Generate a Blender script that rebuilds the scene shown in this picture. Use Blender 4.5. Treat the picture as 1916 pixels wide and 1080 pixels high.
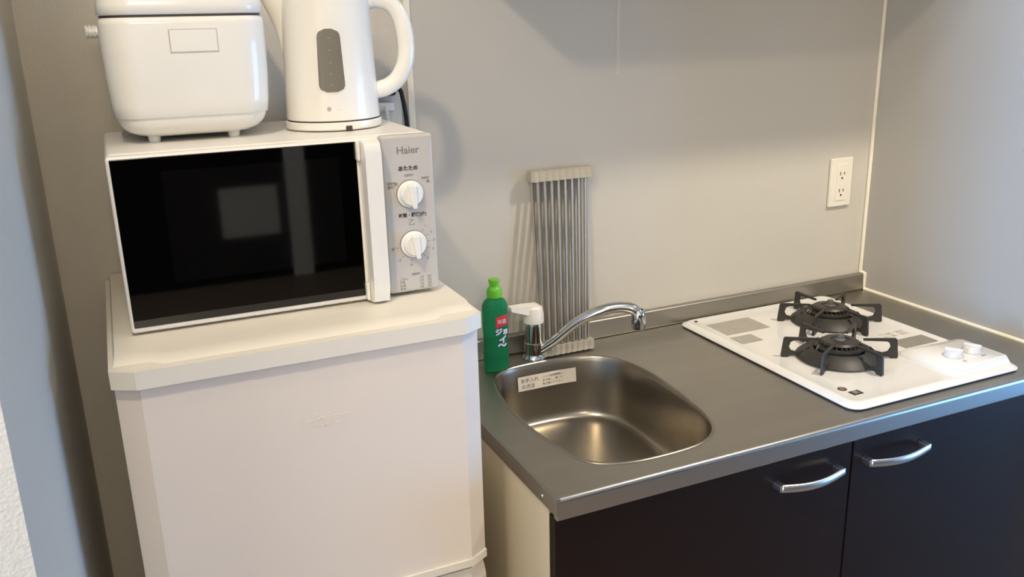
import bpy, bmesh, math
from mathutils import Vector, Matrix

for o in list(bpy.data.objects):
    bpy.data.objects.remove(o, do_unlink=True)
SC = bpy.context.scene
COL = SC.collection
H = 0.80                      # height of the worktop; most z values below are given from the worktop up
PI = math.pi

# ------------------------------------------------------------------ camera
CAM = (-1.71737, -1.64173, H + 0.68303)
YAW, PITCH, ROLL, FPX = -0.416902, 0.292555, -0.025328, 1647.774
def camera():
    cy, sy, cp, sp = math.cos(YAW), math.sin(YAW), math.cos(PITCH), math.sin(PITCH)
    f = Vector((-sy*cp, cy*cp, -sp)); r = Vector((cy, sy, 0)); u = r.cross(f)
    cr, sr = math.cos(ROLL), math.sin(ROLL)
    r2 = cr*r + sr*u; u2 = -sr*r + cr*u
    cd = bpy.data.cameras.new('camera'); co = bpy.data.objects.new('camera', cd); COL.objects.link(co)
    m = Matrix((r2, u2, -f)).transposed().to_4x4(); m.translation = Vector(CAM)
    co.matrix_world = m
    cd.sensor_width = 36; cd.lens = FPX/1916*36; cd.clip_start = 0.02
    SC.camera = co
camera()

# ------------------------------------------------------------------ world, lights, exposure
SC.view_settings.view_transform = 'Standard'
SC.view_settings.look = 'None'
SC.view_settings.gamma = 1
SC.view_settings.use_curve_mapping = False
SC.view_settings.exposure = 0.09
SC.cycles.blur_glossy = 0.05
W = bpy.data.worlds.new('world'); SC.world = W; W.use_nodes = True
W.node_tree.nodes['Background'].inputs[0].default_value = (1.0, 0.95, 0.90, 1)
W.node_tree.nodes['Background'].inputs[1].default_value = 2.75

def area_light(name, loc, target, sx, sy, power, color, spread=180):
    ld = bpy.data.lights.new(name, 'AREA'); ld.shape = 'RECTANGLE'; ld.size = sx; ld.size_y = sy
    ld.energy = power; ld.color = color; ld.spread = math.radians(spread)
    o = bpy.data.objects.new(name, ld); COL.objects.link(o); o.location = loc
    o.rotation_euler = (Vector(target)-Vector(loc)).to_track_quat('-Z', 'Y').to_euler()
    return o
def bulb(name, loc, power, color, r):
    ld = bpy.data.lights.new(name, 'POINT'); ld.energy = power; ld.color = color; ld.shadow_soft_size = r
    o = bpy.data.objects.new(name, ld); COL.objects.link(o); o.location = loc
    return o
LAMP_1 = (-1.885, -1.16, 2.27)       # kitchen ceiling lamp (key)
LAMP_2 = (-1.75, -3.20, 2.29)        # lamp of the room behind
LAMP_3 = (-0.05, -0.80, 2.29)         # ceiling lamp of the passage on the right
bulb('kitchen_lamp_light', LAMP_1, 29, (1.0, 0.81, 0.56), 0.032)
bulb('room_lamp_light', LAMP_2, 34, (1.0, 0.83, 0.62), 0.16)
def downlight(name, loc, target, power, color, r, size):
    ld = bpy.data.lights.new(name, 'SPOT'); ld.energy = power; ld.color = color; ld.shadow_soft_size = r
    ld.spot_size = math.radians(size); ld.spot_blend = 1.0
    o = bpy.data.objects.new(name, ld); COL.objects.link(o); o.location = loc
    o.rotation_euler = (Vector(target)-Vector(loc)).to_track_quat('-Z', 'Y').to_euler()
downlight('passage_lamp_light', LAMP_3, (-.45, -.08, H+.12), 66, (1.0, 0.86, 0.66), 0.04, 95)
# daylight: a window beyond the right-hand wall and one seen through the opening on the left
area_light('daylight_right', (1.75, -1.75, 0.75), (-0.6, -0.75, 0.60), 1.5, 1.3, 29, (0.15, 0.46, 1.0), 130)
area_light('daylight_left', (-8.0, -2.85, 1.40), (0.0, -0.45, 1.0), 0.85, 2.0, 370, (0.15, 0.47, 1.0))

# ------------------------------------------------------------------ materials
def mat(name, color, rough=0.5, metal=0.0, noise=0.0, nscale=20, bump=0.0, bscale=200, coat=0.0, spec=0.5,
        trans=0.0, ior=1.45, stretch=None, emit=None):
    m = bpy.data.materials.new(name); m.use_nodes = True
    nt = m.node_tree; b = nt.nodes['Principled BSDF']
    b.inputs['Base Color'].default_value = (*color, 1)
    b.inputs['Roughness'].default_value = rough
    b.inputs['Metallic'].default_value = metal
    b.inputs['Coat Weight'].default_value = coat
    b.inputs['Specular IOR Level'].default_value = spec
    b.inputs['Transmission Weight'].default_value = trans
    b.inputs['IOR'].default_value = ior
    tc = nt.nodes.new('ShaderNodeTexCoord'); mp = nt.nodes.new('ShaderNodeMapping')
    nt.links.new(tc.outputs['Object'], mp.inputs['Vector'])
    if stretch: mp.inputs['Scale'].default_value = stretch
    if noise:
        n = nt.nodes.new('ShaderNodeTexNoise'); n.inputs['Scale'].default_value = nscale; n.inputs['Detail'].default_value = 4
        nt.links.new(mp.outputs['Vector'], n.inputs['Vector'])
        r = nt.nodes.new('ShaderNodeMix'); r.data_type = 'RGBA'
        r.inputs[6].default_value = (*[max(0, c*(1-noise)) for c in color], 1)
        r.inputs[7].default_value = (*[min(1, c*(1+noise)) for c in color], 1)
        nt.links.new(n.outputs['Fac'], r.inputs[0]); nt.links.new(r.outputs[2], b.inputs['Base Color'])
    if bump:
        n2 = nt.nodes.new('ShaderNodeTexNoise'); n2.inputs['Scale'].default_value = bscale; n2.inputs['Detail'].default_value = 3
        nt.links.new(mp.outputs['Vector'], n2.inputs['Vector'])
        bp = nt.nodes.new('ShaderNodeBump'); bp.inputs['Strength'].default_value = bump; bp.inputs['Distance'].default_value = 0.002
        nt.links.new(n2.outputs['Fac'], bp.inputs['Height']); nt.links.new(bp.outputs['Normal'], b.inputs['Normal'])
    if emit:
        b.inputs['Emission Color'].default_value = (*emit[0], 1); b.inputs['Emission Strength'].default_value = emit[1]
    return m

M = dict(
    panel=mat('kitchen panel', (0.54, 0.52, 0.472), 0.35, noise=0.03, nscale=3),
    wall=mat('wallpaper', (0.60, 0.565, 0.49), 0.8, noise=0.04, nscale=4, bump=0.5, bscale=260),
    ceiling=mat('ceiling paint', (0.88, 0.87, 0.84), 0.9, noise=0.03),
    floor=mat('floor boards', (0.25, 0.185, 0.125), 0.5, noise=0.25, nscale=3, stretch=(1, 12, 1)),
    bead=mat('cream bead', (0.82, 0.78, 0.66), 0.5, noise=0.03),
    steel=mat('brushed steel', (0.39, 0.37, 0.33), 0.40, 1.0, noise=0.10, nscale=9, bump=0.10, bscale=420, stretch=(0.25, 3, 1)),
    steeledge=mat('polished steel edge', (0.52, 0.505, 0.48), 0.26, 1.0, noise=0.05, nscale=9, stretch=(0.25, 3, 1)),
    basin=mat('pressed steel', (0.36, 0.33, 0.28), 0.29, 1.0, noise=0.08, nscale=14, bump=0.04, bscale=150),
    chrome=mat('chrome', (0.60, 0.61, 0.62), 0.08, 1.0, noise=0.02),
    satin=mat('satin metal', (0.66, 0.67, 0.69), 0.28, 1.0, noise=0.03),
    rod=mat('steel rod', (0.47, 0.425, 0.355), 0.45, 1.0, noise=0.05),
    silicone=mat('beige silicone', (0.42, 0.385, 0.315), 0.75, noise=0.06, nscale=60),
    fridge=mat('white enamelled sheet', (0.755, 0.68, 0.61), 0.33, noise=0.02, nscale=5),
    lid=mat('white moulded plastic', (0.76, 0.725, 0.64), 0.35, noise=0.02),
    white=mat('white plastic', (0.82, 0.80, 0.76), 0.30, noise=0.02),
    gloss=mat('glossy white plastic', (0.82, 0.805, 0.755), 0.16, noise=0.02, coat=0.3),
    knob=mat('pale grey knob plastic', (0.62, 0.61, 0.60), 0.25, noise=0.03),
    enamel=mat('white enamel', (0.72, 0.71, 0.685), 0.15, noise=0.02, coat=0.3),
    mwpaint=mat('white painted sheet', (0.80, 0.785, 0.75), 0.35, noise=0.02),
    panelplate=mat('control panel face', (0.50, 0.475, 0.44), 0.42, noise=0.02),
    glass=mat('black door glass', (0.0006, 0.0006, 0.0006), 0.03, spec=0.7, noise=0.05),
    mesh=mat('dark perforated screen', (0.0022, 0.0022, 0.0022), 0.04, spec=0.7, noise=0.2, nscale=400),
    seam=mat('dark seam', (0.05, 0.045, 0.04), 0.7, noise=0.1),
    grey=mat('grey print', (0.20, 0.19, 0.18), 0.6, noise=0.05),
    faint=mat('faint print', (0.27, 0.25, 0.21), 0.5, noise=0.05),
    lightgrey=mat('light grey print', (0.45, 0.43, 0.41), 0.6, noise=0.05),
    foil=mat('grey foil label', (0.36, 0.34, 0.29), 0.5, noise=0.15, nscale=50),
    darkfoil=mat('dark grey foil label', (0.24, 0.225, 0.20), 0.5, noise=0.15, nscale=50),
    shadedpanel=mat('shade-darkened kitchen panel', (0.42, 0.41, 0.385), 0.35, noise=0.03, nscale=3),  # kitchen panel darkened: shade on the right wall is put into the colour
    jointstrip=mat('joint strip', (0.59, 0.57, 0.52), 0.35, noise=0.03),
    groove=mat('soft grey groove', (0.52, 0.50, 0.44), 0.5, noise=0.05),
    paper=mat('white label', (0.70, 0.66, 0.58), 0.6, noise=0.04, nscale=60),
    ink=mat('black ink', (0.03, 0.028, 0.025), 0.6, noise=0.1),
    brownink=mat('brown ink', (0.12, 0.06, 0.045), 0.6, noise=0.1),
    iron=mat('black enamelled iron', (0.030, 0.027, 0.023), 0.45, noise=0.15, nscale=60, bump=0.1, bscale=300),
    castburn=mat('burner metal', (0.055, 0.050, 0.043), 0.42, 0.5, noise=0.2, nscale=60),
    sparkgrey=mat('ceramic grey', (0.11, 0.105, 0.095), 0.5, noise=0.1),
    darkwood=mat('dark brown laminate', (0.011, 0.0050, 0.0038), 0.34, spec=0.3, noise=0.35, nscale=6, stretch=(1.2, 1, 14)),
    sidewood=mat('pale cabinet board', (0.62, 0.55, 0.40), 0.5, noise=0.05, nscale=8, stretch=(4, 4, 0.3)),
    carcass=mat('cabinet carcass', (0.10, 0.07, 0.05), 0.6, noise=0.1),
    bottle=mat('green translucent plastic', (0.03, 0.36, 0.16), 0.10, trans=0.65, ior=1.2, noise=0.05),
    cap=mat('lime green cap', (0.13, 0.48, 0.03), 0.35, noise=0.05),
    red=mat('red label', (0.55, 0.03, 0.05), 0.4, noise=0.05),
    bluewhite=mat('pale blue label', (0.60, 0.66, 0.74), 0.4, noise=0.05),
    navy=mat('navy ink', (0.04, 0.06, 0.16), 0.4, noise=0.05),
    gaugegrey=mat('smoky water window', (0.17, 0.155, 0.125), 0.25, noise=0.06, nscale=25, coat=0.3),
    black=mat('black rubber', (0.008, 0.008, 0.008), 0.5, noise=0.1),
    lamp=mat('lamp diffuser', (0.9, 0.9, 0.85), 0.4, noise=0.01),
)

# ------------------------------------------------------------------ object helpers
ORG = {}
def empty(name, loc, label, cat, group=None):
    o = bpy.data.objects.new(name, None); COL.objects.link(o); o.location = loc; o.empty_display_size = 0.05
    ORG[o] = Vector(loc); o['label'] = label; o['category'] = cat
    if group: o['group'] = group
    return o
def obj(name, bm, m, parent=None, label=None, cat=None, kind=None, base=None, smooth=35, group=None):
    """Link a bmesh (built in world coordinates) as one mesh object, under parent if given."""
    bmesh.ops.remove_doubles(bm, verts=bm.verts, dist=1e-6)
    bmesh.ops.recalc_face_normals(bm, faces=bm.faces)
    me = bpy.data.meshes.new(name); bm.to_mesh(me); bm.free()
    o = bpy.data.objects.new(name, me); COL.objects.link(o)
    me.materials.append(M[m] if isinstance(m, str) else m)
    org = ORG[parent] if parent is not None else Vector(base or (0, 0, 0))
    me.transform(Matrix.Translation(-org))
    ORG[o] = org
    if parent is not None: o.parent = parent
    else: o.location = org
    if smooth:
        for p in me.polygons: p.use_smooth = True
        try: me.set_sharp_from_angle(angle=math.radians(smooth))
        except Exception: pass
        if smooth <= 40:
            wn = o.modifiers.new('weighted_normal', 'WEIGHTED_NORMAL'); wn.keep_sharp = True; wn.weight = 90
    if label: o['label'] = label
    if cat: o['category'] = cat
    if kind: o['kind'] = kind
    if group: o['group'] = group
    return o
LETTERING = ('lettering', 'label_lettering', 'plate_lettering', 'mark_lettering', 'heading_lettering', 'small_lettering', 'level_marks', 'maker_mark')
def new(): return bmesh.new()
def bevel(bm, w, seg=2, ang=30, edges=None):
    if edges is None:
        edges = [e for e in bm.edges if len(e.link_faces) == 2 and e.calc_face_angle(0) > math.radians(ang)]
    bmesh.ops.bevel(bm, geom=edges, offset=w, segments=seg, profile=0.5, affect='EDGES', clamp_overlap=True)
def box(x0, x1, y0, y1, z0, z1, bv=0.0, seg=2, bm=None):
    b = bmesh.new()
    bmesh.ops.create_cube(b, size=1)
    for v in b.verts:
        v.co = Vector((x0 if v.co.x < 0 else x1, y0 if v.co.y < 0 else y1, z0 if v.co.z < 0 else z1))
    if bv: bevel(b, bv, seg)
    return merge(bm, b)
def merge(bm, b):
    if bm is None: return b
    me = bpy.data.meshes.new('tmp'); b.to_mesh(me); b.free(); bm.from_mesh(me); bpy.data.meshes.remove(me)
    return bm
def loft(rings, cap0=True, cap1=True, closed=True, bm=None):
    b = bmesh.new(); vs = [[b.verts.new(p) for p in r] for r in rings]; n = len(rings[0])
    for a, c in zip(vs, vs[1:]):
        for i in range(n if closed else n-1):
            j = (i+1) % n
            b.faces.new((a[i], a[j], c[j], c[i]))
    if cap0: b.faces.new(vs[0][::-1])
    if cap1: b.faces.new(vs[-1])
    return merge(bm, b)
def rrect(cx, cy, hx, hy, r, z, n=6):
    pts = []
    for qx, qy, a0 in ((1, 1, 0), (-1, 1, PI/2), (-1, -1, PI), (1, -1, 1.5*PI)):
        for k in range(n+1):
            a = a0 + k*PI/2/n
            pts.append((cx+qx*(hx-r)+r*math.cos(a), cy+qy*(hy-r)+r*math.sin(a), z))
    return pts
def lathe(profile, c, n=40, bm=None, axis='Z', a0=0, caps=True):
    rings = []
    for r, h in profile:
        ring = []
        for k in range(n):
            a = a0+2*PI*k/n
            if axis == 'Z': p = (c[0]+r*math.cos(a), c[1]+r*math.sin(a), c[2]+h)
            elif axis == 'Y': p = (c[0]+r*math.cos(a), c[1]+h, c[2]+r*math.sin(a))
            else: p = (c[0]+h, c[1]+r*math.cos(a), c[2]+r*math.sin(a))
            ring.append(p)
        rings.append(ring)
    return loft(rings, caps, caps, True, bm)
def prism(pts, z0, z1, bv=0, bm=None, seg=2):
    b = loft([[(x, y, z0) for x, y in pts], [(x, y, z1) for x, y in pts]])
    if bv: bevel(b, bv, seg, 25)
    return merge(bm, b)
def smoothpath(pts, n=8):
    P = [Vector(p) for p in pts]; out = []
    for i in range(len(P)-1):
        p0 = P[max(i-1, 0)]; p1 = P[i]; p2 = P[i+1]; p3 = P[min(i+2, len(P)-1)]
        for k in range(n):
            t = k/n
            out.append(0.5*((2*p1)+(-p0+p2)*t+(2*p0-5*p1+4*p2-p3)*t*t+(-p0+3*p1-3*p2+p3)*t**3))
    out.append(P[-1]); return out
def tube(pts, r, n=12, bm=None, caps=True, rx=None, up=(0, 0, 1)):
    """Sweep an ellipse (r, rx) along pts; r may be a list."""
    P = [Vector(p) for p in pts]; rings = []
    for i, p in enumerate(P):
        t = (P[min(i+1, len(P)-1)]-P[max(i-1, 0)]).normalized()
        u = Vector(up)
        s = t.cross(u)
        if s.length < 1e-3: s = t.cross(Vector((0, 1, 0)))
        s.normalize(); w = s.cross(t).normalized()
        ri = r[i] if isinstance(r, (list, tuple)) else r
        rj = (rx[i] if isinstance(rx, (list, tuple)) else rx) if rx else ri
        rings.append([p + s*ri*math.cos(2*PI*k/n) + w*rj*math.sin(2*PI*k/n) for k in range(n)])
    return loft(rings, caps, caps, True, bm)
def text_bm(body, size, mtx, bm=None, ext=0.00015, align='CENTER', sx=1.0, bold=0.0, warp=None):
    cu = bpy.data.curves.new('txt', 'FONT'); cu.body = body; cu.size = size; cu.align_x = align; cu.align_y = 'CENTER'
    cu.extrude = ext; cu.resolution_u = 3; cu.offset = bold
    o = bpy.data.objects.new('txt', cu); COL.objects.link(o)
    me = o.to_mesh(); b = bmesh.new(); b.from_mesh(me); o.to_mesh_clear()
    bpy.data.objects.remove(o, do_unlink=True); bpy.data.curves.remove(cu)
    for v in b.verts:
        v.co.x *= sx
        v.co = warp(v.co) if warp else mtx @ v.co
    return merge(bm, b)
def front(x, y, z):   # text frame on a surface facing -Y
    return Matrix(((1, 0, 0, x), (0, 0, -1, y), (0, 1, 0, z), (0, 0, 0, 1)))
def flat(x, y, z, rot=0):
    return Matrix.Translation((x, y, z)) @ Matrix.Rotation(rot, 4, 'Z')
def struct(name, bm, m, parent=None, label=None):
    return obj(name, bm, m, parent, kind='structure', smooth=30, label=label)

# ------------------------------------------------------------------ the room
WL, PE = -1.835, -0.845          # left partition face and its front end
TRX = -1.188                   # left end of the kitchen panel
struct('floor', box(-4.2, 2.2, -4.7, 0.12, -0.1, 0.0), 'floor')
struct('ceiling', box(-4.2, 2.2, -4.7, 0.12, 2.42, 2.52), 'ceiling')
struct('wall_back', box(-4.2, 2.2, 0.004, 0.12, 0, 2.42), 'wall')
struct('wall_right', box(0.0, 0.12, -0.66, 0.004, 0, 2.42), 'shadedpanel')
struct('wall_left', box(WL-0.13, WL, PE, 0.004, 0, 2.42), 'wall')
struct('wall_front', box(-4.2, 2.2, -4.7, -4.6, 0, 2.42), 'wall')
struct('added_dark_panel', box(-4.2, 2.1, -4.6, -4.57, 0, 1.0, 0.004), 'darkwood', label='added dark panel behind the viewer, darkening the door glass reflection')  # unseen dark board, added so the microwave glass reflects little light
struct('wall_passage', box(2.1, 2.2, -4.6, 0.004, 0, 2.42), 'wall')
struct('trim_1', box(TRX, 0.0, 0.0, 0.004, 0.6, 2.42), 'panel', label='kitchen wall panel above the worktop')
struct('trim_2', box(TRX-0.010, TRX+0.003, -0.006, 0.004, H-0.2, 2.42, 0.0015), 'bead', label='pale edge strip of the kitchen panel')
struct('trim_3', tube([(-0.004, -0.004, H+0.044), (-0.004, -0.004, 2.42)], 0.0045, 8), 'bead', label='cream corner bead')
struct('trim_4', tube([(-0.003, -0.598, H+0.003), (-0.003, -0.021, H+0.003), (-0.003, -0.019, H+0.044), (-0.003, -0.001, H+0.047)], 0.0042, 8), 'bead', label='cream sealant bead along the worktop')
struct('trim_5', box(-0.7400, -0.7310, -0.0012, 0.0, H+0.575, 2.42, 0.0005), 'jointstrip', label='narrow joint strip on the kitchen panel')
struct('trim_6', box(-0.80, -0.68, -4.569, -4.54, 0, 2.2, 0.004), 'bead', label='pale upright trim on the wall behind')

# ------------------------------------------------------------------ worktop with sink
wt = empty('worktop', (-0.6, -0.3, H-0.037), 'brushed stainless steel worktop with a pressed sink and low upstand', 'worktop')
WX0, WX1, WY0, WY1 = -1.192, -0.002, -0.600, -0.001
SINK = [(-1.098,-.160),(-1.082,-.118),(-1.048,-.094),(-1.0,-.086),(-.931,-.087),(-.872,-.100),(-.832,-.128),(-.808,-.170),(-.799,-.232),(-.800,-.300),(-.804,-.360),
        (-.818,-.451),(-.836,-.497),(-.863,-.526),(-.903,-.543),(-.970,-.548),(-1.028,-.544),(-1.069,-.529),(-1.096,-.500),(-1.110,-.435),(-1.119,-.345),(-1.116,-.250)]
def closed_smooth(pts, n=3):
    P = [Vector((x, y, 0)) for x, y in pts]; N = len(P); out = []
    for i in range(N):
        p0, p1, p2, p3 = P[i-1], P[i], P[(i+1) % N], P[(i+2) % N]
        for k in range(n):
            t = k/n
            out.append(0.5*((2*p1)+(-p0+p2)*t+(2*p0-5*p1+4*p2-p3)*t*t+(-p0+3*p1-3*p2+p3)*t**3))
    return out
SK = closed_smooth(SINK)
SCX, SCY = -0.958, -0.318
def sring(inset, z, dy=0):
    out = []
    for p in SK:
        d = Vector((p.x-SCX, p.y-SCY, 0)); l = d.length
        q = Vector((SCX, SCY, 0)) + d*(1-inset/l)
        out.append((q.x, q.y+dy, H+z))
    return out
b = new()
# top sheet with a hole
outer = [(WX0+.002, WY1), (WX0+.002, WY0+.008), (WX1, WY0+.008), (WX1, WY1)]
ov = [b.verts.new((x, y, H)) for x, y in outer]
iv = [b.verts.new(p) for p in sring(-0.006, 0)]
eds = [b.edges.new((ov[i], ov[(i+1) % 4])) for i in range(4)] + [b.edges.new((iv[i], iv[(i+1) % len(iv)])) for i in range(len(iv))]
bmesh.ops.triangle_fill(b, use_beauty=True, edges=eds)
for f in b.faces:
    if f.normal.z < 0: f.normal_flip()
obj('top_sheet', b, 'steel', wt, smooth=30)
# rounded front edge: profile swept along X
prof = [(WY0+.008, 0), (WY0+.0045, -.0006), (WY0+.0018, -.0022), (WY0+.0003, -.0050), (WY0, -.008), (WY0, -.034), (WY0+.002, -.037), (WY0+.014, -.037), (WY0+.014, -.010)]
obj('front_edge', loft([[(x, y, H+z) for y, z in prof] for x in (WX0+.002, WX1)], True, True), 'steeledge', wt)
obj('side_edge', box(WX0, WX0+.008, WY0+.001, WY1, H-.0305, H-.0004, .0012), 'steel', wt)
obj('upstand', box(WX0, WX1, -.019, WY1, H+.0002, H+.044, .004, 3), 'steel', wt)
bs = obj('sink_basin', loft([sring(-.0065, .0002), sring(-.0052, .0016), sring(-.0030, .0020), sring(-.0008, .0012), sring(.0010, -.003), sring(.0025, -.010), sring(.009, -.06), sring(.015, -.105), sring(.0175, -.119), sring(.0215, -.1265), sring(.0280, -.1305), sring(.040, -.1318), sring(.10, -.1330)], False, True), 'basin', wt, smooth=50)
obj('drain', lathe([(.030, -.1325), (.036, -.1305), (.038, -.1305), (.040, -.1327)], (-.985, -.400, H), 32), 'chrome', bs)
obj('drain_hole', lathe([(.0, -.1302), (.029, -.1302)], (-.985, -.400, H), 24, caps=False), 'seam', bs)
# sticker on the back wall of the sink, slightly leaning with it
def stick_pt(x, z): return Vector((x, -.0925-(-z)*.085-.0016-max(0, (x+.93))*.10, H+z))
b = new(); n = 10
rows = [[b.verts.new(stick_pt(-1.025+.134*k/n, zz)) for k in range(n+1)] for zz in (-.052, -.021)]
for k in range(n): b.faces.new((rows[0][k], rows[0][k+1], rows[1][k+1], rows[1][k]))
st = obj('instruction_label', b, 'paper', bs, label='white printed label stuck to the sink wall')
b = new()
def stick_warp(cx, cz):
    def w(co):
        p = stick_pt(cx+co.x, cz+co.y); p.y -= .0005+co.z; return p
    return w
text_bm('お手入れ', .0105, None, b, warp=stick_warp(-.998, -.031))
text_bm('の方法', .0105, None, b, warp=stick_warp(-1.002, -.044))
text_bm('シンクは使用後に', .006, None, b, warp=stick_warp(-.945, -.029))
text_bm('水で流し、乾いた', .006, None, b, warp=stick_warp(-.945, -.037))
text_bm('布で拭いて下さい', .006, None, b, warp=stick_warp(-.945, -.045))
obj('lettering', b, 'grey', bs, smooth=0)
b = lathe([(.0, -.0012), (.003, -.0012), (.0035, 0)], (WX0, -.55, H-.018), 12, axis='X')
obj('screw', b, 'satin', wt)

# ------------------------------------------------------------------ base cabinet
cb = empty('base_cabinet', (-.6, -.28, 0), 'dark brown kitchen base cabinet with two doors under the steel worktop', 'cabinet')
obj('carcass', box(-1.165, -.004, -.545, -.004, .09, H-.14), 'carcass', cb)
obj('plinth', box(-1.165, -.004, -.50, -.46, .0, .09), 'carcass', cb)
obj('side_panel', box(-1.186, -1.166, -.560, -.004, .0, H-.0312, .001), 'sidewood', cb, label='pale beige side board of the cabinet')
obj('top_rail', box(-1.165, -.004, -.560, -.545, H-.14, H-.042), 'carcass', cb)
def arch_handle(x0, x1, door):
    z = H-.087; yb = -.5835
    pts = []
    N = 18
    for k in range(N+1):
        t = k/N
        pts.append((x0+.006+(x1-x0-.012)*t, yb-.020-.010*math.sin(PI*t), z-.002-.003*math.sin(PI*t)))
    b = tube([(x0+.004, yb-.018, z-.002)]+pts+[(x1-.004, yb-.018, z-.002)], [.0035]+[.0042]*(N+1)+[.0035], 12, rx=[.006]+[.0072]*(N+1)+[.006])
    h = obj('handle', b, 'satin', door, label='arched satin metal handle')
    for x in (x0+.006, x1-.006):
        obj('handle_post', box(x-.006, x+.006, yb-.022, yb+.0005, z-.0085, z+.0045, .0025), 'satin', door)
for x0, x1, hx in ((-1.187, -.5905, (-.768, -.622)), (-.5865, -.004, (-.566, -.414))):
    d = obj('door', box(x0, x1, -.5835, -.5635, .10, H-.042, .0012), 'darkwood', cb)
    arch_handle(hx[0], hx[1], d)

# ------------------------------------------------------------------ gas stove
gs = empty('gas_stove', (-.36, -.30, H+.0002), 'white enamel two-burner gas stove set into the steel worktop', 'stove')
GX0, GX1, GY0, GY1 = -.583, -.141, -.573, -.026
gcx, gcy, ghx, ghy = (GX0+GX1)/2, (GY0+GY1)/2, (GX1-GX0)/2, (GY1-GY0)/2
obj('base_gasket', loft([rrect(gcx, gcy, ghx-.004, ghy-.004, .022, H+.0003), rrect(gcx, gcy, ghx-.004, ghy-.004, .022, H+.0042)]), 'seam', gs)
plate = obj('top_plate', loft([rrect(gcx, gcy, ghx-.001, ghy-.001, .026, H+.0035), rrect(gcx, gcy, ghx, ghy, .026, H+.0048), rrect(gcx, gcy, ghx-.0012, ghy-.0012, .025, H+.0070),
     rrect(gcx, gcy, ghx-.012, ghy-.012, .020, H+.0125), rrect(gcx, gcy, ghx-.016, ghy-.016, .018, H+.0132), rrect(gcx, gcy, ghx-.020, ghy-.020, .016, H+.0122), rrect(gcx, gcy, ghx-.05, ghy-.05, .012, H+.0118)]), 'enamel', gs, smooth=60)
PZ = H+.0120
# control console: a ramp that rises out of the plate
def cons_ring(h, ins, k=1.0):
    return [(-.318+ins*1.9*k, -.556+ins*.5, h), (-.158-ins*.3, -.556+ins*.5, h), (-.158-ins*.3, -.405-ins*2.2*k, h), (-.318+ins*1.9*k, -.405-ins*2.2*k, h)]
b = loft([cons_ring(PZ-.003, 0), cons_ring(PZ+.001, .001), cons_ring(PZ+.014, .014), cons_ring(PZ+.017, .020)])
bevel(b, .008, 4, 8)
cons = obj('control_console', b, 'enamel', gs, smooth=60)
for i, x in enumerate((-.258, -.206)):
    c0 = (x, -.503, PZ+.0168)
    k = obj('knob', lathe([(.0190, 0), (.0190, .002), (.0165, .0040), (.0150, .0090), (.0125, .0110), (0.0, .0118)], c0, 32, caps=False), 'knob', cons, label='white burner knob', smooth=60)
    b = box(-.0042, .0042, -.0175, .0175, .006, .0165, .0035, 3)
    bmesh.ops.rotate(b, verts=b.verts, cent=(0, 0, 0), matrix=Matrix.Rotation(.55, 3, 'Z')); bmesh.ops.translate(b, verts=b.verts, vec=c0)
    obj('knob_grip', b, 'knob', cons)
    obj('knob_ring', lathe([(.0196, .0006), (.0206, .0006), (.0206, -.001), (.0196, -.001)], c0, 32, caps=False), 'lightgrey', cons)
b = text_bm('止', .010, flat(-.262, -.534, PZ+.0172)); text_bm('点火', .007, flat(-.205, -.530, PZ+.0172), b)
obj('lettering', b, 'grey', cons, smooth=0)
for (x, y) in ((-.552, -.055), (-.168, -.543)):
    obj('plate_screw', lathe([(.0045, .0), (.0042, .0012), (0, .0014)], (x, y, H+.0125), 12, caps=False), 'seam', gs)
for nm, q, mm in (('caution_label', (-.546, -.428, -.163, -.085), 'foil'), ('caution_label', (-.552, -.496, -.222, -.179), 'foil'), ('rating_label', (-.270, -.176, -.400, -.355), 'darkfoil')):
    l = obj(nm, box(q[0], q[1], q[2], q[3], PZ, PZ+.0006), mm, gs)
b = new()
for i in range(3):
    text_bm('警告 使用中は離れない', .0085, flat(-.487, -.104-.02*i, PZ+.0008), b)
text_bm('注意', .012, flat(-.524, -.200, PZ+.0008), b)
obj('label_lettering', b, 'lightgrey', gs, smooth=0)
b = new()
for i in range(2): text_bm('ガス種・型式', .012, flat(-.225, -.318-.014*i, PZ+.0002), b)
obj('plate_lettering', b, 'lightgrey', gs, smooth=0)
obj('mark_round', lathe([(0, .0006), (.0088, .0006), (.009, 0)], (-.541, -.500, PZ), 24, caps=False), 'brownink', gs)
b = box(-.0115, .0115, -.0085, .0085, 0, .0006)
bmesh.ops.translate(b, verts=b.verts, vec=(-.531, -.524, PZ)); obj('mark_square', b, 'ink', gs)
b = text_bm('Si', .011, flat(-.541, -.500, PZ+.0008)); text_bm('調', .013, flat(-.531, -.524, PZ+.0008), b)
obj('mark_lettering', b, 'foil', gs, smooth=0)
BURN = [(-.285, -.194), (-.429, -.374)]
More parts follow.
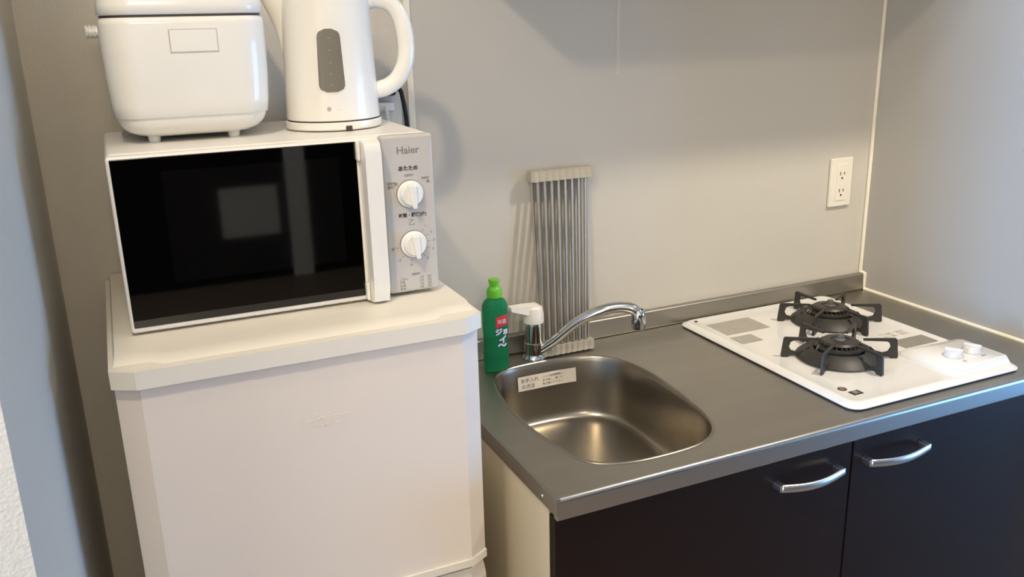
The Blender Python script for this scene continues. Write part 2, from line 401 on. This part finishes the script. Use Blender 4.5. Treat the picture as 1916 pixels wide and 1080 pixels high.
for (x, y) in BURN:
    c0 = (x, y, PZ)
    pan = obj('burner_pan', lathe([(.0, .0), (.060, .0), (.062, .0015), (.050, .003), (.0, .0032)], c0, 40, caps=False), 'castburn', gs)
    body = obj('burner', lathe([(.030, .002), (.034, .010), (.041, .018), (.046, .021), (.046, .0255), (.041, .027), (.040, .0285), (.0, .0285)], c0, 44, caps=False), 'castburn', gs)
    b = new()
    for k in range(28):
        a = 2*PI*k/28
        bb = box(-.0035, .0035, -.0012, .0012, 0, .0055)
        bmesh.ops.rotate(bb, verts=bb.verts, cent=(0, 0, 0), matrix=Matrix.Rotation(a, 3, 'Z'))
        bmesh.ops.translate(bb, verts=bb.verts, vec=(x+.0385*math.cos(a), y+.0385*math.sin(a), PZ+.0285)); merge(b, bb)
    o = obj('flame_ports', b, 'castburn', body); o['kind'] = 'stuff'
    obj('burner_cap', lathe([(.037, .033), (.038, .035), (.034, .0385), (.020, .0395), (.019, .0375), (.010, .0370), (.0, .0370)], c0, 40, caps=False), 'castburn', body)
    obj('sensor', lathe([(.0110, .036), (.0110, .040), (.0075, .042), (.0072, .0500), (.0062, .0515), (0, .0515)], c0, 24, caps=False), 'sparkgrey', body)
    a = 2.9
    obj('spark_electrode', tube([(x+.050*math.cos(a), y+.050*math.sin(a), PZ+.002), (x+.050*math.cos(a), y+.050*math.sin(a), PZ+.024), (x+.045*math.cos(a), y+.045*math.sin(a), PZ+.031)], .0018, 8), 'sparkgrey', body)

def pot_support(x, y, label):
    t = empty('pot_support', (x, y, PZ), label, 'pot support', 'black pot supports on the stove')
    c0 = (x, y, PZ)
    R0, R1, h = .064, .112, .040
    # domed drip ring
    obj('ring', lathe([(.050, .019), (.054, .0225), (.070, .0165), (.082, .0065), (.085, .0040), (.083, .0030), (.070, .0120), (.054, .0185)], c0, 48, caps=False), 'iron', t)
    for k in range(6):
        ang = math.radians(30+60*k)
        bb = bmesh.new()
        # the slot runs open towards the burner: top bar tapers to the inner tip, lower bar joins the ring
        outline = [(.046, .0375), (.046, .0415), (R1-.003, .0430), (R1, .0400), (R1+.004, .0030), (R1+.002, .0), (R1-.010, .0), (R1-.014, .0035), (.084, .0040), (.068, .0105), (.056, .0165),
                   (.062, .0240), (.070, .0160), (.086, .0115), (.0960, .0145), (.1005, .0235), (.0980, .0325), (.092, .0362)]
        vs0 = [bb.verts.new((r, -.0024, z)) for r, z in outline]
        f0 = bb.faces.new(vs0)
        ext = bmesh.ops.extrude_face_region(bb, geom=[f0])
        bmesh.ops.translate(bb, verts=[v for v in ext['geom'] if isinstance(v, bmesh.types.BMVert)], vec=(0, .0048, 0))
        bmesh.ops.triangulate(bb, faces=[f for f in bb.faces if len(f.verts) > 4])
        bmesh.ops.rotate(bb, verts=bb.verts, cent=(0, 0, 0), matrix=Matrix.Rotation(ang, 3, 'Z'))
        bmesh.ops.translate(bb, verts=bb.verts, vec=c0)
        obj('arm', bb, 'iron', t, smooth=30)
    return t
pot_support(*BURN[0], 'black six-armed iron pot support over the rear burner near the wall corner')
pot_support(*BURN[1], 'black six-armed iron pot support over the front burner facing the sink')

# ------------------------------------------------------------------ faucet
FX, FY = -.968, -.057
fa = empty('faucet', (FX, FY, H), 'chrome single-lever faucet with a swivel spout and white lever beside the green bottle', 'faucet')
obj('body', lathe([(.0255, .0005), (.0255, .004), (.0225, .008), (.0205, .012), (.0205, .034), (.0212, .035), (.0212, .037), (.0200, .038), (.0200, .076), (.0192, .080), (0, .080)], (FX, FY, H), 40, caps=False), 'chrome', fa)
sp = smoothpath([(FX+.006, FY-.006, H+.016), (FX+.034, FY-.028, H+.042), (-.895, -.118, H+.088), (-.855, -.145, H+.113), (-.822, -.164, H+.1215), (-.800, -.178, H+.1175), (-.790, -.184, H+.104)], 8)
obj('spout', tube(sp, [.0100+.0018*min(1, i/20) for i in range(len(sp))], 16), 'chrome', fa, smooth=60)
tp = Vector((-.790, -.184, H))
obj('aerator', lathe([(.0090, .1170), (.0130, .1130), (.0146, .1060), (.0148, .0880), (.0140, .0860), (.0138, .0765), (.0120, .0750), (0, .0750)], tp, 28, caps=False), 'chrome', fa)
b = lathe([(.0215, .081), (.0222, .084), (.0218, .100), (.0190, .113), (.0120, .118), (0, .119)], (FX, FY, H), 36, caps=False)
cap = obj('lever_cap', b, 'white', fa, label='off-white plastic lever cap')
b = loft([[(FX+dx, FY+.0+dy, H+dz) for dy, dz in ((-s, -t), (s, -t), (s, t), (-s, t))] for dx, s, t, in ()] or [
    [(FX+.012, FY-.017, H+.094), (FX+.012, FY+.017, H+.094), (FX+.012, FY+.015, H+.118), (FX+.012, FY-.015, H+.118)],
    [(FX-.020, FY-.013, H+.102), (FX-.020, FY+.017, H+.102), (FX-.020, FY+.015, H+.120), (FX-.020, FY-.011, H+.120)],
    [(FX-.052, FY-.006, H+.112), (FX-.052, FY+.016, H+.112), (FX-.052, FY+.014, H+.120), (FX-.052, FY-.004, H+.120)]])
bevel(b, .003, 2, 20)
obj('lever', b, 'white', cap)

# ------------------------------------------------------------------ detergent bottle
bx, by = -1.066, -.082
bt = empty('detergent_bottle', (bx, by, H), 'green dish soap bottle with a lime cap between the fridge and faucet', 'bottle')
def oval(hx, hy, z, n=36, e=2.6):
    out = []
    for k in range(n):
        a = 2*PI*k/n; ca, sa = math.cos(a), math.sin(a)
        out.append((bx+hx*math.copysign(abs(ca)**(2/e), ca), by+hy*math.copysign(abs(sa)**(2/e), sa), H+z))
    return out
BP = [(.022, .014, .0005), (.0255, .0165, .003), (.0265, .0172, .010), (.0262, .017, .040), (.0248, .0162, .055), (.0245, .0160, .064), (.0256, .0168, .076), (.0268, .0175, .100), (.0268, .0175, .132), (.0258, .0170, .142), (.0215, .0150, .151), (.0135, .0125, .156), (.0115, .0115, .158), (.0115, .0115, .162)]
obj('bottle_body', loft([oval(*p) for p in BP]), 'bottle', bt, smooth=60)
cp = obj('cap', lathe([(.0150, .1575), (.0158, .160), (.0156, .171), (.0135, .177), (.0100, .180), (.0092, .184), (.0108, .190), (.0112, .1935), (.0105, .195), (0, .195)], (bx, by, H), 32, caps=False), 'cap', bt, label='lime green push cap')
def bottle_y(x, z):
    # front surface of the bottle at (x offset, z)
    for p, q in zip(BP, BP[1:]):
        if p[2] <= z <= q[2]:
            t = (z-p[2])/(q[2]-p[2]); hx, hy = p[0]+(q[0]-p[0])*t, p[1]+(q[1]-p[1])*t
            u = min(.999, abs(x)/hx); return by-hy*(1-u**2.6)**(1/2.6)
    return by
def bottle_patch(x0, x1, z0, z1, off, slant=0):
    b = new(); nx, nz = 10, 8; g = []
    for j in range(nz+1):
        z = z0+(z1-z0)*j/nz
        g.append([b.verts.new((bx+x, bottle_y(x, z+slant*(x-x0))-off, H+z+slant*(x-x0))) for x in [x0+(x1-x0)*i/nx for i in range(nx+1)]])
    for j in range(nz):
        for i in range(nx): b.faces.new((g[j][i], g[j][i+1], g[j+1][i+1], g[j+1][i]))
    return b
obj('red_label', bottle_patch(-.006, .0215, .097, .119, .0006, .15), 'red', bt, label='red label on the bottle')
def bwarp(cx, cz, off):
    def w(co): return Vector((bx+cx+co.x, bottle_y(cx+co.x, cz+co.y)-off-co.z, H+cz+co.y))
    return w
b = text_bm('除菌', .0100, None, None, warp=bwarp(.0075, .1085, .0009))
lw = obj('label_lettering', b, 'bluewhite', bt, smooth=0)
for bold, off, mm in ((.0022, .0004, 'navy'), (.0009, .0010, 'bluewhite')):
    b = text_bm('ジョ', .0150, None, None, warp=bwarp(.0075, .0870, off), bold=bold)
    text_bm('イ', .0180, None, b, warp=bwarp(.0095, .0690, off), bold=bold)
    text_bm('〜', .0200, None, b, warp=bwarp(.0080, .0570, off), bold=bold)
    obj('name_lettering', b, mm, bt, smooth=0)['kind'] = 'stuff'

# ------------------------------------------------------------------ roll-up drying rack leaning on the wall
rk = empty('drying_rack', (-.885, -.045, H), 'roll-up steel rod dish drying rack standing upright against the kitchen wall', 'drying rack')
def rack_pt(u, s, layer):    # u across 0..1, s up 0..1
    xb, xt = -.956+.124*u, -.953+.140*u
    return Vector((xb+(xt-xb)*s, -.058+(.044)*s - layer*(.009), H+.004+.388*s))
NR = 9
for layer in (0, 1):
    sh = .35*layer
    for k in range(NR - layer):
        u = (k+.35+sh)/(NR-.3)
        u2 = (k+.35+(.55 if layer else 0))/(NR-.3)
        u3 = (k+.35+(.15 if layer else 0))/(NR-.3)
        obj('rod', tube([rack_pt(u3, .035, layer), rack_pt(u2, .97, layer)], .0032, 10), 'rod', rk)
for nm, s0, s1 in (('end_strip', .945, 1.0), ('end_strip', 0.0, .050)):
    b = new(); N = 90; rings = []
    for i in range(N+1):
        u = -.01+1.02*i/N
        bulge = .0034*abs(math.sin(u*NR*PI))
        r = []
        for s, dy in ((s0, -.0055-.009-bulge), (s1, -.0055-.009-bulge), (s1, .0050+bulge*.5), (s0, .0050+bulge*.5)):
            p = rack_pt(u, s, 0); p.y += dy; r.append(p)
        rings.append(r)
    b = loft(rings); bevel(b, .0015, 2, 50)
    obj(nm, b, 'silicone', rk, label='ribbed beige silicone end strip')

# ------------------------------------------------------------------ wall outlets
def outlet(x, z, label, plugged=False, yw=0.0):
    t = empty('wall_outlet', (x, yw, z-.06), label, 'outlet')
    pl = obj('cover_plate', box(x-.035, x+.035, yw-.008, yw-.0003, z-.060, z+.060, .003), 'lid', t)
    obj('socket_insert', box(x-.0165, x+.0165, yw-.0100, yw-.0075, z-.045, z+.045, .0012), 'lid', t)
    for j, zz in enumerate((z+.022, z-.020)):
        b = new()
        for dx, hh in ((-.0062, .0042), (.0062, .0036)):
            box(x+dx-.0011, x+dx+.0011, yw-.0104, yw-.0098, zz-hh, zz+hh, 0, 1, b)
        obj('socket_slots', b, 'ink', t)
        obj('earth_slot', lathe([(0, -.0103), (.0026, -.0103), (.0026, -.0098)], (x, yw, zz-.0115), 14, axis='Y', caps=False), 'ink', t)
    return t
outlet(-.099, H+.288, 'cream double wall outlet above the worktop beside the wall corner')
outlet(-1.246, H+.520, 'pale wall outlet behind the kettle handle, half hidden', yw=.004)
pg = empty('power_plug', (-1.246, -.03, H+.555), 'black power plug and cord behind the kettle handle', 'plug')
obj('plug_body', box(-1.266, -1.230, -.038, -.0068, H+.560, H+.584, .005), 'black', pg)
obj('cord', tube(smoothpath([(-1.233, -.034, H+.574), (-1.224, -.040, H+.570), (-1.220, -.040, H+.555), (-1.214, -.036, H+.52), (-1.212, -.030, H+.47), (-1.222, -.03, H+.30), (-1.228, -.03, H-.2), (-1.228, -.03, .03)], 8), .0042, 10), 'black', pg)
pw = empty('power_plug', (-1.246, -.03, H+.527), 'white power plug below the black plug behind the kettle', 'plug')
obj('plug_body', box(-1.268, -1.234, -.036, -.0068, H+.532, H+.549, .004), 'white', pw)
obj('cord', tube(smoothpath([(-1.252, -.034, H+.540), (-1.252, -.042, H+.525), (-1.246, -.036, H+.45), (-1.240, -.025, H+.25), (-1.240, -.018, H-.2), (-1.240, -.018, .03)], 8), .0035, 10), 'white', pw)

# ------------------------------------------------------------------ refrigerator
FCX, FHW = -1.5105, .2520
fr = empty('refrigerator', (FCX, -.25, 0), 'white two-door refrigerator with a microwave oven on its moulded top', 'refrigerator')
def chamf(hw, yb, yf, cx=.030, cy=.017):
    return [(FCX-hw, yb), (FCX-hw, yf+cy), (FCX-hw+cx, yf), (FCX+hw-cx, yf), (FCX+hw, yf+cy), (FCX+hw, yb)]
obj('body', box(FCX-FHW+.003, FCX+FHW-.003, -.418, -.012, .02, H+.246, .003), 'fridge', fr)
for sx in (-1, 1):
    for yy in (-.38, -.05):
        obj('foot', lathe([(.016, 0), (.018, .004), (.018, .0205)], (FCX+sx*.20, yy, 0), 16), 'black', fr)
dr = obj('freezer_door', prism(chamf(FHW, -.424, -.488), H-.136, H+.2465, .002), 'fridge', fr, smooth=18)
b = text_bm('Haier', .030, front(FCX+.012, -.4880, H+.152), None, ext=.0006, bold=.0004, sx=1.05)
obj('raised_logo', b, 'fridge', dr, label='raised maker logo in door white', smooth=0)
obj('door_lip', prism(chamf(FHW+.001, -.424, -.492), H-.1495, H-.1365, .003), 'lid', fr)
obj('door_gap', prism(chamf(FHW-.008, -.424, -.476), H-.158, H-.149), 'seam', fr)
# lower door with a scooped grip along its top edge
lo = chamf(FHW, -.424, -.488)
def ring(z, k): return [(x, y+(k if y < -.45 else 0), z) for x, y in lo]
ld = obj('fridge_door', loft([ring(.06, 0), ring(H-.185, 0), ring(H-.172, .006), ring(H-.158, .020)]), 'fridge', fr, smooth=12)
obj('door_grip', prism([(FCX+.11, -.480), (FCX+.222, -.480), (FCX+.247, -.464), (FCX+.247, -.446), (FCX+.11, -.450)], H-.170, H-.1605, .002), 'lid', ld)
lid = obj('top_lid', prism(chamf(FHW+.0035, -.006, -.497), H+.2467, H+.2715, .004, seg=3), 'lid', fr, smooth=18)
# raised plateau with stepped ends
pt = [(FCX-.250, -.010), (FCX-.250, -.468), (FCX-.205, -.468), (FCX-.190, -.484), (FCX+.185, -.484), (FCX+.200, -.468), (FCX+.250, -.468), (FCX+.250, -.010)]
b = loft([[(x, y, H+.270) for x, y in pt], [(FCX+(x-FCX)*.985, y+(.022 if y < -.4 else 0), H+.2825) for x, y in pt]])
bevel(b, .003, 2, 20)
obj('lid_plateau', b, 'lid', lid)

# ------------------------------------------------------------------ microwave oven
MX0, MX1, MY, MZ0, MZ1 = -1.733, -1.284, -.385, H+.290, H+.530
mw = empty('microwave_oven', ((MX0+MX1)/2, -.22, H+.2826), 'white microwave oven with black door glass standing on the refrigerator', 'microwave')
obj('cabinet', box(MX0, MX1, MY+.022, -.055, MZ0, MZ1, .008, 3), 'mwpaint', mw)
for sx in (MX0+.045, MX1-.045):
    for yy in (-.33, -.10):
        obj('foot', lathe([(.012, 0), (.014, .002), (.014, .0085)], (sx, yy, H+.2826), 16), 'black', mw)
dor = obj('door', box(MX0, -1.3675, MY, MY+.0215, MZ0-.004, MZ1-.001, .005, 3), 'white', mw)
gl = obj('door_glass', box(MX0+.0045, -1.402, MY-.0016, MY+.004, MZ0+.004, MZ1-.0045, .0012), 'glass', dor)
obj('door_screen', box(-1.668, -1.428, MY-.0019, MY-.0012, H+.352, H+.505), 'mesh', gl)
# vertical grip bar
b = loft([[( -1.3985+.0, MY-.001, z), (-1.3985+.003, MY-d, z), (-1.3715, MY-d, z), (-1.3685, MY-.001, z)] for z, d in ((MZ0-.005, .012), (MZ0-.003, .020), (MZ0+.02, .026), (MZ1-.02, .026), (MZ1-.006, .020), (MZ1-.003, .012))])
bevel(b, .003, 2, 25)
obj('door_handle', b, 'gloss', dor, label='white vertical grip bar')
for zz in (MZ0+.012, MZ1-.018):
    obj('handle_bracket', box(-1.404, -1.398, MY-.012, MY-.0005, zz-.014, zz+.014, .003), 'gloss', dor)
cpn = obj('control_panel', box(-1.3645, MX1, MY+.002, MY+.0215, MZ0-.002, MZ1-.0005, .0045, 3), 'panelplate', mw)
KN = [(-1.3235, H+.441), (-1.3225, H+.3635)]
for i, (kx, kz) in enumerate(KN):
    kb = obj('dial', lathe([(.0205, .0018), (.0205, -.0005), (.0195, -.0015), (.0178, -.0018), (.0165, -.0095), (.0150, -.0115), (0, -.0115)], (kx, MY, kz), 40, axis='Y', caps=False), 'gloss', cpn, label='white rotary dial')
    b = box(-.0066, .0066, -.0175, -.010, -.0205, .0170, .0026, 3)
    for v in b.verts:
        if v.co.z < -.015: v.co.x *= .5
    bmesh.ops.rotate(b, verts=b.verts, cent=(0, 0, 0), matrix=Matrix.Rotation((-.10, -.10)[i], 3, 'Y'))
    bmesh.ops.translate(b, verts=b.verts, vec=(kx, MY, kz))
    obj('dial_grip', b, 'gloss', kb)
    rg = lathe([(.0205, .0019), (.0205, .0012), (.0216, .0012), (.0216, .0019)], (kx, MY, kz), 40, axis='Y', caps=False)
    obj('dial_ring', rg, 'grey', kb)
yt = MY+.0019
b = text_bm('Haier', .0150, front(-1.3235, yt, H+.5065), None, bold=.0002, sx=1.05)
obj('maker_name', b, 'grey', cpn, label='dark grey maker name', smooth=0)
b = text_bm('あたため', .0078, front(-1.3245, yt, H+.4795), None, bold=.00025)
text_bm('時間・解凍(分)', .0066, front(-1.3215, yt, H+.4085), b, bold=.00022)
obj('heading_lettering', b, 'ink', cpn, smooth=0)
b = text_bm('500W', .0058, front(-1.3240, yt, H+.4690), None, bold=.0001)
for s, x, z in (('200W', -1.3520, .4590), ('解凍', -1.3525, .4530), ('弱', -1.3445, .4570), ('700W', -1.2985, .4630), ('強', -1.2945, .4575), ('500W', -1.3215, .3155)):
    text_bm(s, .0052, front(x, yt, H+z), b, bold=.00012)
text_bm('乙', .0110, front(-1.3235, yt, H+.3970), b)
for i, (s, a) in enumerate((('1', 38), ('2', 62), ('3', 85), ('5', 110), ('7', 140), ('10', 190), ('15', 225), ('20', 262))):
    a = math.radians(a); kx, kz = KN[1]
    text_bm(s, .0052, front(kx+.0330*math.sin(a), yt, kz+.0330*math.cos(a)), b, bold=.0001)
    t0, t1 = .0235, .0275
    bb = box(-.0004, .0004, yt-.0001, yt+.0001, t0, t1)
    bmesh.ops.rotate(bb, verts=bb.verts, cent=(0, yt, 0), matrix=Matrix.Rotation(a, 3, 'Y')); bmesh.ops.translate(bb, verts=bb.verts, vec=(kx, 0, kz)); merge(b, bb)
for i, s in enumerate(('ごはん', '牛乳', 'お酒', '弁当')):
    text_bm(s, .0046, front(-1.3480, yt, H+.3095-.0052*i), b, align='LEFT')
    text_bm(('1分', '2分', '1分', '3分')[i], .0046, front(-1.3125, yt, H+.3095-.0052*i), b)
    text_bm(('2分', '3分', '2分', '4分')[i], .0046, front(-1.3000, yt, H+.3095-.0052*i), b)
obj('small_lettering', b, 'grey', cpn, smooth=0)

# ------------------------------------------------------------------ rice cooker
RCX, RCY = -1.6055, -.180
MT = MZ1                        # top of the microwave
rc = empty('rice_cooker', (RCX, RCY, MT), 'white rounded rice cooker on the left of the microwave top', 'rice cooker')
hx, hy = .1120, .118
for sx in (-1, 1):
    for sy in (-1, 1):
        obj('foot', lathe([(.0075, .0), (.0085, .003), (.0095, .016)], (RCX-.002+sx*.056, RCY+sy*.066, MT), 16), 'gloss', rc)
def rr(ins, z, r=.043): return rrect(RCX, RCY, hx-ins, hy-ins, max(.006, r-ins*.4), MT+z, 8)
obj('base_shell', loft([rr(.062, .0070), rr(.046, .0076), rr(.032, .0102), rr(.020, .0160), rr(.0125, .0240), rr(.0088, .0320), rr(.0078, .0368)], True, True), 'gloss', rc, smooth=60)
bd = obj('body', loft([rr(.0058, .0370), rr(.0052, .0375), rr(.0030, .055), rr(.0010, .090), rr(.0, .130), rr(.0, .164), rr(.0004, .1690), rr(.0030, .1730)], True, True), 'gloss', rc, smooth=60)
obj('lid_seam', loft([rr(.0040, .1728), rr(.0040, .1768)]), 'seam', rc, smooth=60)
ld = obj('lid', loft([rr(.0030, .1762), rr(.0006, .1785), rr(.0010, .190), rr(.005, .212), rr(.014, .226), rr(.03, .233), rr(.06, .236)]), 'gloss', rc, smooth=60)
obj('steam_vent', loft([rrect(RCX, RCY+.045, .030, .020, .010, MT+.232), rrect(RCX, RCY+.045, .028, .018, .010, MT+.2395)]), 'white', ld)
# front push panel: raised frame and plate
px0, px1, pz0, pz1 = -1.6285, -1.5660, MT+.1260, MT+.1555
yb = RCY-hy
b = box(px0, px1, yb-.0014, yb+.004, pz0, pz1, .0010, 2)
obj('front_button', b, 'gloss', bd)
b = new()
w = .0012
box(px0-w, px1+w, yb-.0006, yb+.002, pz1, pz1+w, 0, 1, b); box(px0-w, px1+w, yb-.0006, yb+.002, pz0-w, pz0, 0, 1, b)
box(px0-w, px0, yb-.0006, yb+.002, pz0, pz1, 0, 1, b); box(px1, px1+w, yb-.0006, yb+.002, pz0, pz1, 0, 1, b)
obj('button_groove', b, 'groove', bd)
for sx in (-1, 1):
    kx = RCX+sx*hx
    pr_ = [(.0085, -.003), (.0085, .003), (.0100, .0035), (.0100, .0060), (.0080, .0068), (.0080, .0080), (.0100, .0088), (.0100, .0115), (.0080, .0122), (.0080, .0133), (.0095, .0140), (.0090, .0165), (0, .0172)]
    obj('handle_pivot', lathe([(r, sx*h) for r, h in pr_], (kx, RCY+.030, MT+.1560), 24, axis='X', caps=False), 'gloss', bd, label='ribbed pivot of the carrying handle')
hp = []
for k in range(25):
    a = PI*k/24
    hp.append((RCX-(hx+.009)*math.cos(a)*1.0, RCY+.036+.104*math.sin(a)**.6, MT+.156))
obj('carry_handle', tube(hp, .0045, 10, rx=.007), 'gloss', rc)

# ------------------------------------------------------------------ kettle and its power base
KX, KY = -1.391, -.215
kb_ = empty('kettle_base', (KX, KY, MT), 'round white power base under the electric kettle', 'kettle base')
obj('base_disc', lathe([(.066, .0012), (.0745, .0018), (.0762, .004), (.0762, .0125), (.0745, .0140), (.0, .0145)], (KX, KY, MT), 56, caps=False), 'gloss', kb_)
for k in range(4):
    a = PI/4+PI/2*k
    obj('foot', lathe([(.006, .0), (.006, .0022)], (KX+.058*math.cos(a), KY+.058*math.sin(a), MT), 12), 'black', kb_)
ca = math.radians(-90-13+17)
obj('cord_notch', box(KX+.0745*math.cos(ca)-.005, KX+.0745*math.cos(ca)+.005, KY+.0745*math.sin(ca)-.0028, KY+.0745*math.sin(ca)+.008, MT+.0016, MT+.0085, .001), 'seam', kb_)
kt = empty('electric_kettle', (KX, KY, MT+.0148), 'white plastic electric kettle with grey water window beside the rice cooker', 'kettle')
KP = [(.062, .0150), (.0715, .0155), (.0735, .0165), (.0735, .0215), (.0728, .030), (.0715, .070), (.0700, .110), (.0688, .150), (.0680, .185), (.0672, .210), (.0655, .216)]
def krad(z):
    for p, q in zip(KP, KP[1:]):
        if p[1] <= z <= q[1]: return p[0]+(q[0]-p[0])*(z-p[1])/(q[1]-p[1])
    return KP[-1][0]
kbody = obj('body', lathe(KP+[(.0, .217)], (KX, KY, MT), 64, caps=False), 'gloss', kt, smooth=50)
obj('seam_ring', lathe([(.0720, .0146), (.0720, .0156)], (KX, KY, MT), 48), 'seam', kt)
obj('lid', lathe([(.060, .2165), (.0585, .224), (.050, .231), (.020, .235), (0, .2355)], (KX, KY, MT), 48, caps=False), 'gloss', kt, smooth=50)
CA = math.radians(-102.9)     # direction the water window faces
def ksurf(ang, z, off): r = krad(z)+off; return Vector((KX+r*math.cos(ang), KY+r*math.sin(ang), MT+z))
def kpatch(z0, z1, halfw, off, corner):
    b = new(); g = []; nz, nx = 24, 12
    for j in range(nz+1):
        t = j/nz; z = z0+(z1-z0)*t
        hw = halfw(t)
        d = min(z-z0, z1-z)
        if d < corner: hw -= corner*(1-math.sqrt(max(0, 1-(1-d/corner)**2)))
        g.append([b.verts.new(ksurf(CA+KO+(-hw+2*hw*i/nx)/krad(z), z, off)) for i in range(nx+1)])
    for j in range(nz):
        for i in range(nx): b.faces.new((g[j][i], g[j][i+1], g[j+1][i+1], g[j+1][i]))
    return b
KO = .02
obj('window_rim', kpatch(.0570, .1545, lambda t: .0225-.0035*t, .0004, .014), 'white', kbody, smooth=60)
wn = obj('water_window', kpatch(.0595, .1520, lambda t: .0200-.0032*t, .0010, .012), 'gaugegrey', kbody, label='grey water level window', smooth=60)
def kwarp(cz, off, da=0):
    def w(co): return ksurf(CA+KO+da+co.x/krad(cz), cz+co.y, off+co.z)
    return w
b = new()
for z_ in (.140, .122, .104, .088, .072): text_bm('-', .016, None, b, warp=kwarp(z_, .0013))
obj('level_marks', b, 'faint', wn, smooth=0)
b = text_bm('●', .0085, None, None, warp=kwarp(.034, .0004, -.10)); text_bm('.....', .0062, None, b, warp=kwarp(.0345, .0004, .10))
obj('maker_mark', b, 'lightgrey', kbody, smooth=0)
# D-shaped handle, 90 degrees round from the window
ha = CA+PI/2
hd = Vector((math.cos(ha), math.sin(ha), 0))
def hpnt(r, z): return Vector((KX, KY, MT+z))+hd*r
pts = smoothpath([hpnt(.058, .190), hpnt(.076, .194), hpnt(.100, .188), hpnt(.116, .165), hpnt(.1220, .130), hpnt(.1195, .098), hpnt(.106, .073), hpnt(.088, .060), hpnt(.066, .055)], 8)
N = len(pts)
obj('handle', tube(pts, [.0135]*N, 16, rx=[.0118 if i > 8 else .014 for i in range(N)], up=hd.cross(Vector((0, 0, 1)))), 'gloss', kt, smooth=60)
# spout opposite the handle
sd = -hd; pn = Vector((-sd.y, sd.x, 0))
def sring_(r, w, z): return [Vector((KX, KY, MT+z))+sd*r+pn*w, Vector((KX, KY, MT+z))+sd*(r*.96)+pn*w*.6, Vector((KX, KY, MT+z))+sd*.050, Vector((KX, KY, MT+z))+sd*(r*.96)-pn*w*.6]
rings = []
for z, r, w in ((.112, .0700, .003), (.135, .0735, .008), (.155, .0785, .012), (.172, .0850, .016), (.190, .0930, .019), (.212, .1000, .021)):
    c_ = Vector((KX, KY, MT+z)); ringp = []
    for k in range(13):
        t = -1+2*k/12
        ringp.append(c_+sd*(.055+(r-.055)*math.cos(t*PI/2)**.6 if abs(t) < 1 else .055)+pn*w*1.4*t)
    rings.append(ringp)
obj('spout', loft(rings), 'gloss', kt, smooth=60)

# ------------------------------------------------------------------ things above and behind the camera's view that shade the wall
uc = empty('wall_cupboard', (-.58, -.17, H+.855), 'long white wall cupboard over the worktop, beyond the picture edge', 'cupboard')
obj('carcass', box(-1.150, -.006, -.332, -.002, H+.855, 2.35, .002), 'lid', uc)
for x0, x1 in ((-1.150, -.770), (-.766, -.388), (-.384, -.006)):
    obj('door', box(x0, x1, -.350, -.333, H+.857, 2.348, .002), 'lid', uc)
def ceiling_lamp(loc, label):
    t = empty('ceiling_lamp', (loc[0], loc[1], loc[2]+.05), label, 'lamp', 'ceiling lamps')
    obj('lamp_holder', lathe([(.03, .055), (.05, .06), (.05, .08), (.012, .10), (.012, 2.419-loc[2])], loc, 24), 'lid', t)
ceiling_lamp(LAMP_1, 'small warm ceiling lamp over the refrigerator front, over the picture edge')
ceiling_lamp(LAMP_2, 'small ceiling lamp in the room behind the viewer')
ceiling_lamp(LAMP_3, 'small ceiling lamp of the passage right of the kitchen')
nt_ = empty('paper_notice', (-1.05, -4.568, H-.52), 'white paper notice on the wall behind the viewer', 'paper')
obj('sheet', box(-1.20, -0.86, -4.5695, -4.568, H-.52, H-.22), 'paper', nt_)

for o in bpy.data.objects:          # groups of tiny printed characters: one part each
    if o.type == 'MESH' and o.name.split('.')[0] in LETTERING: o['kind'] = 'stuff'
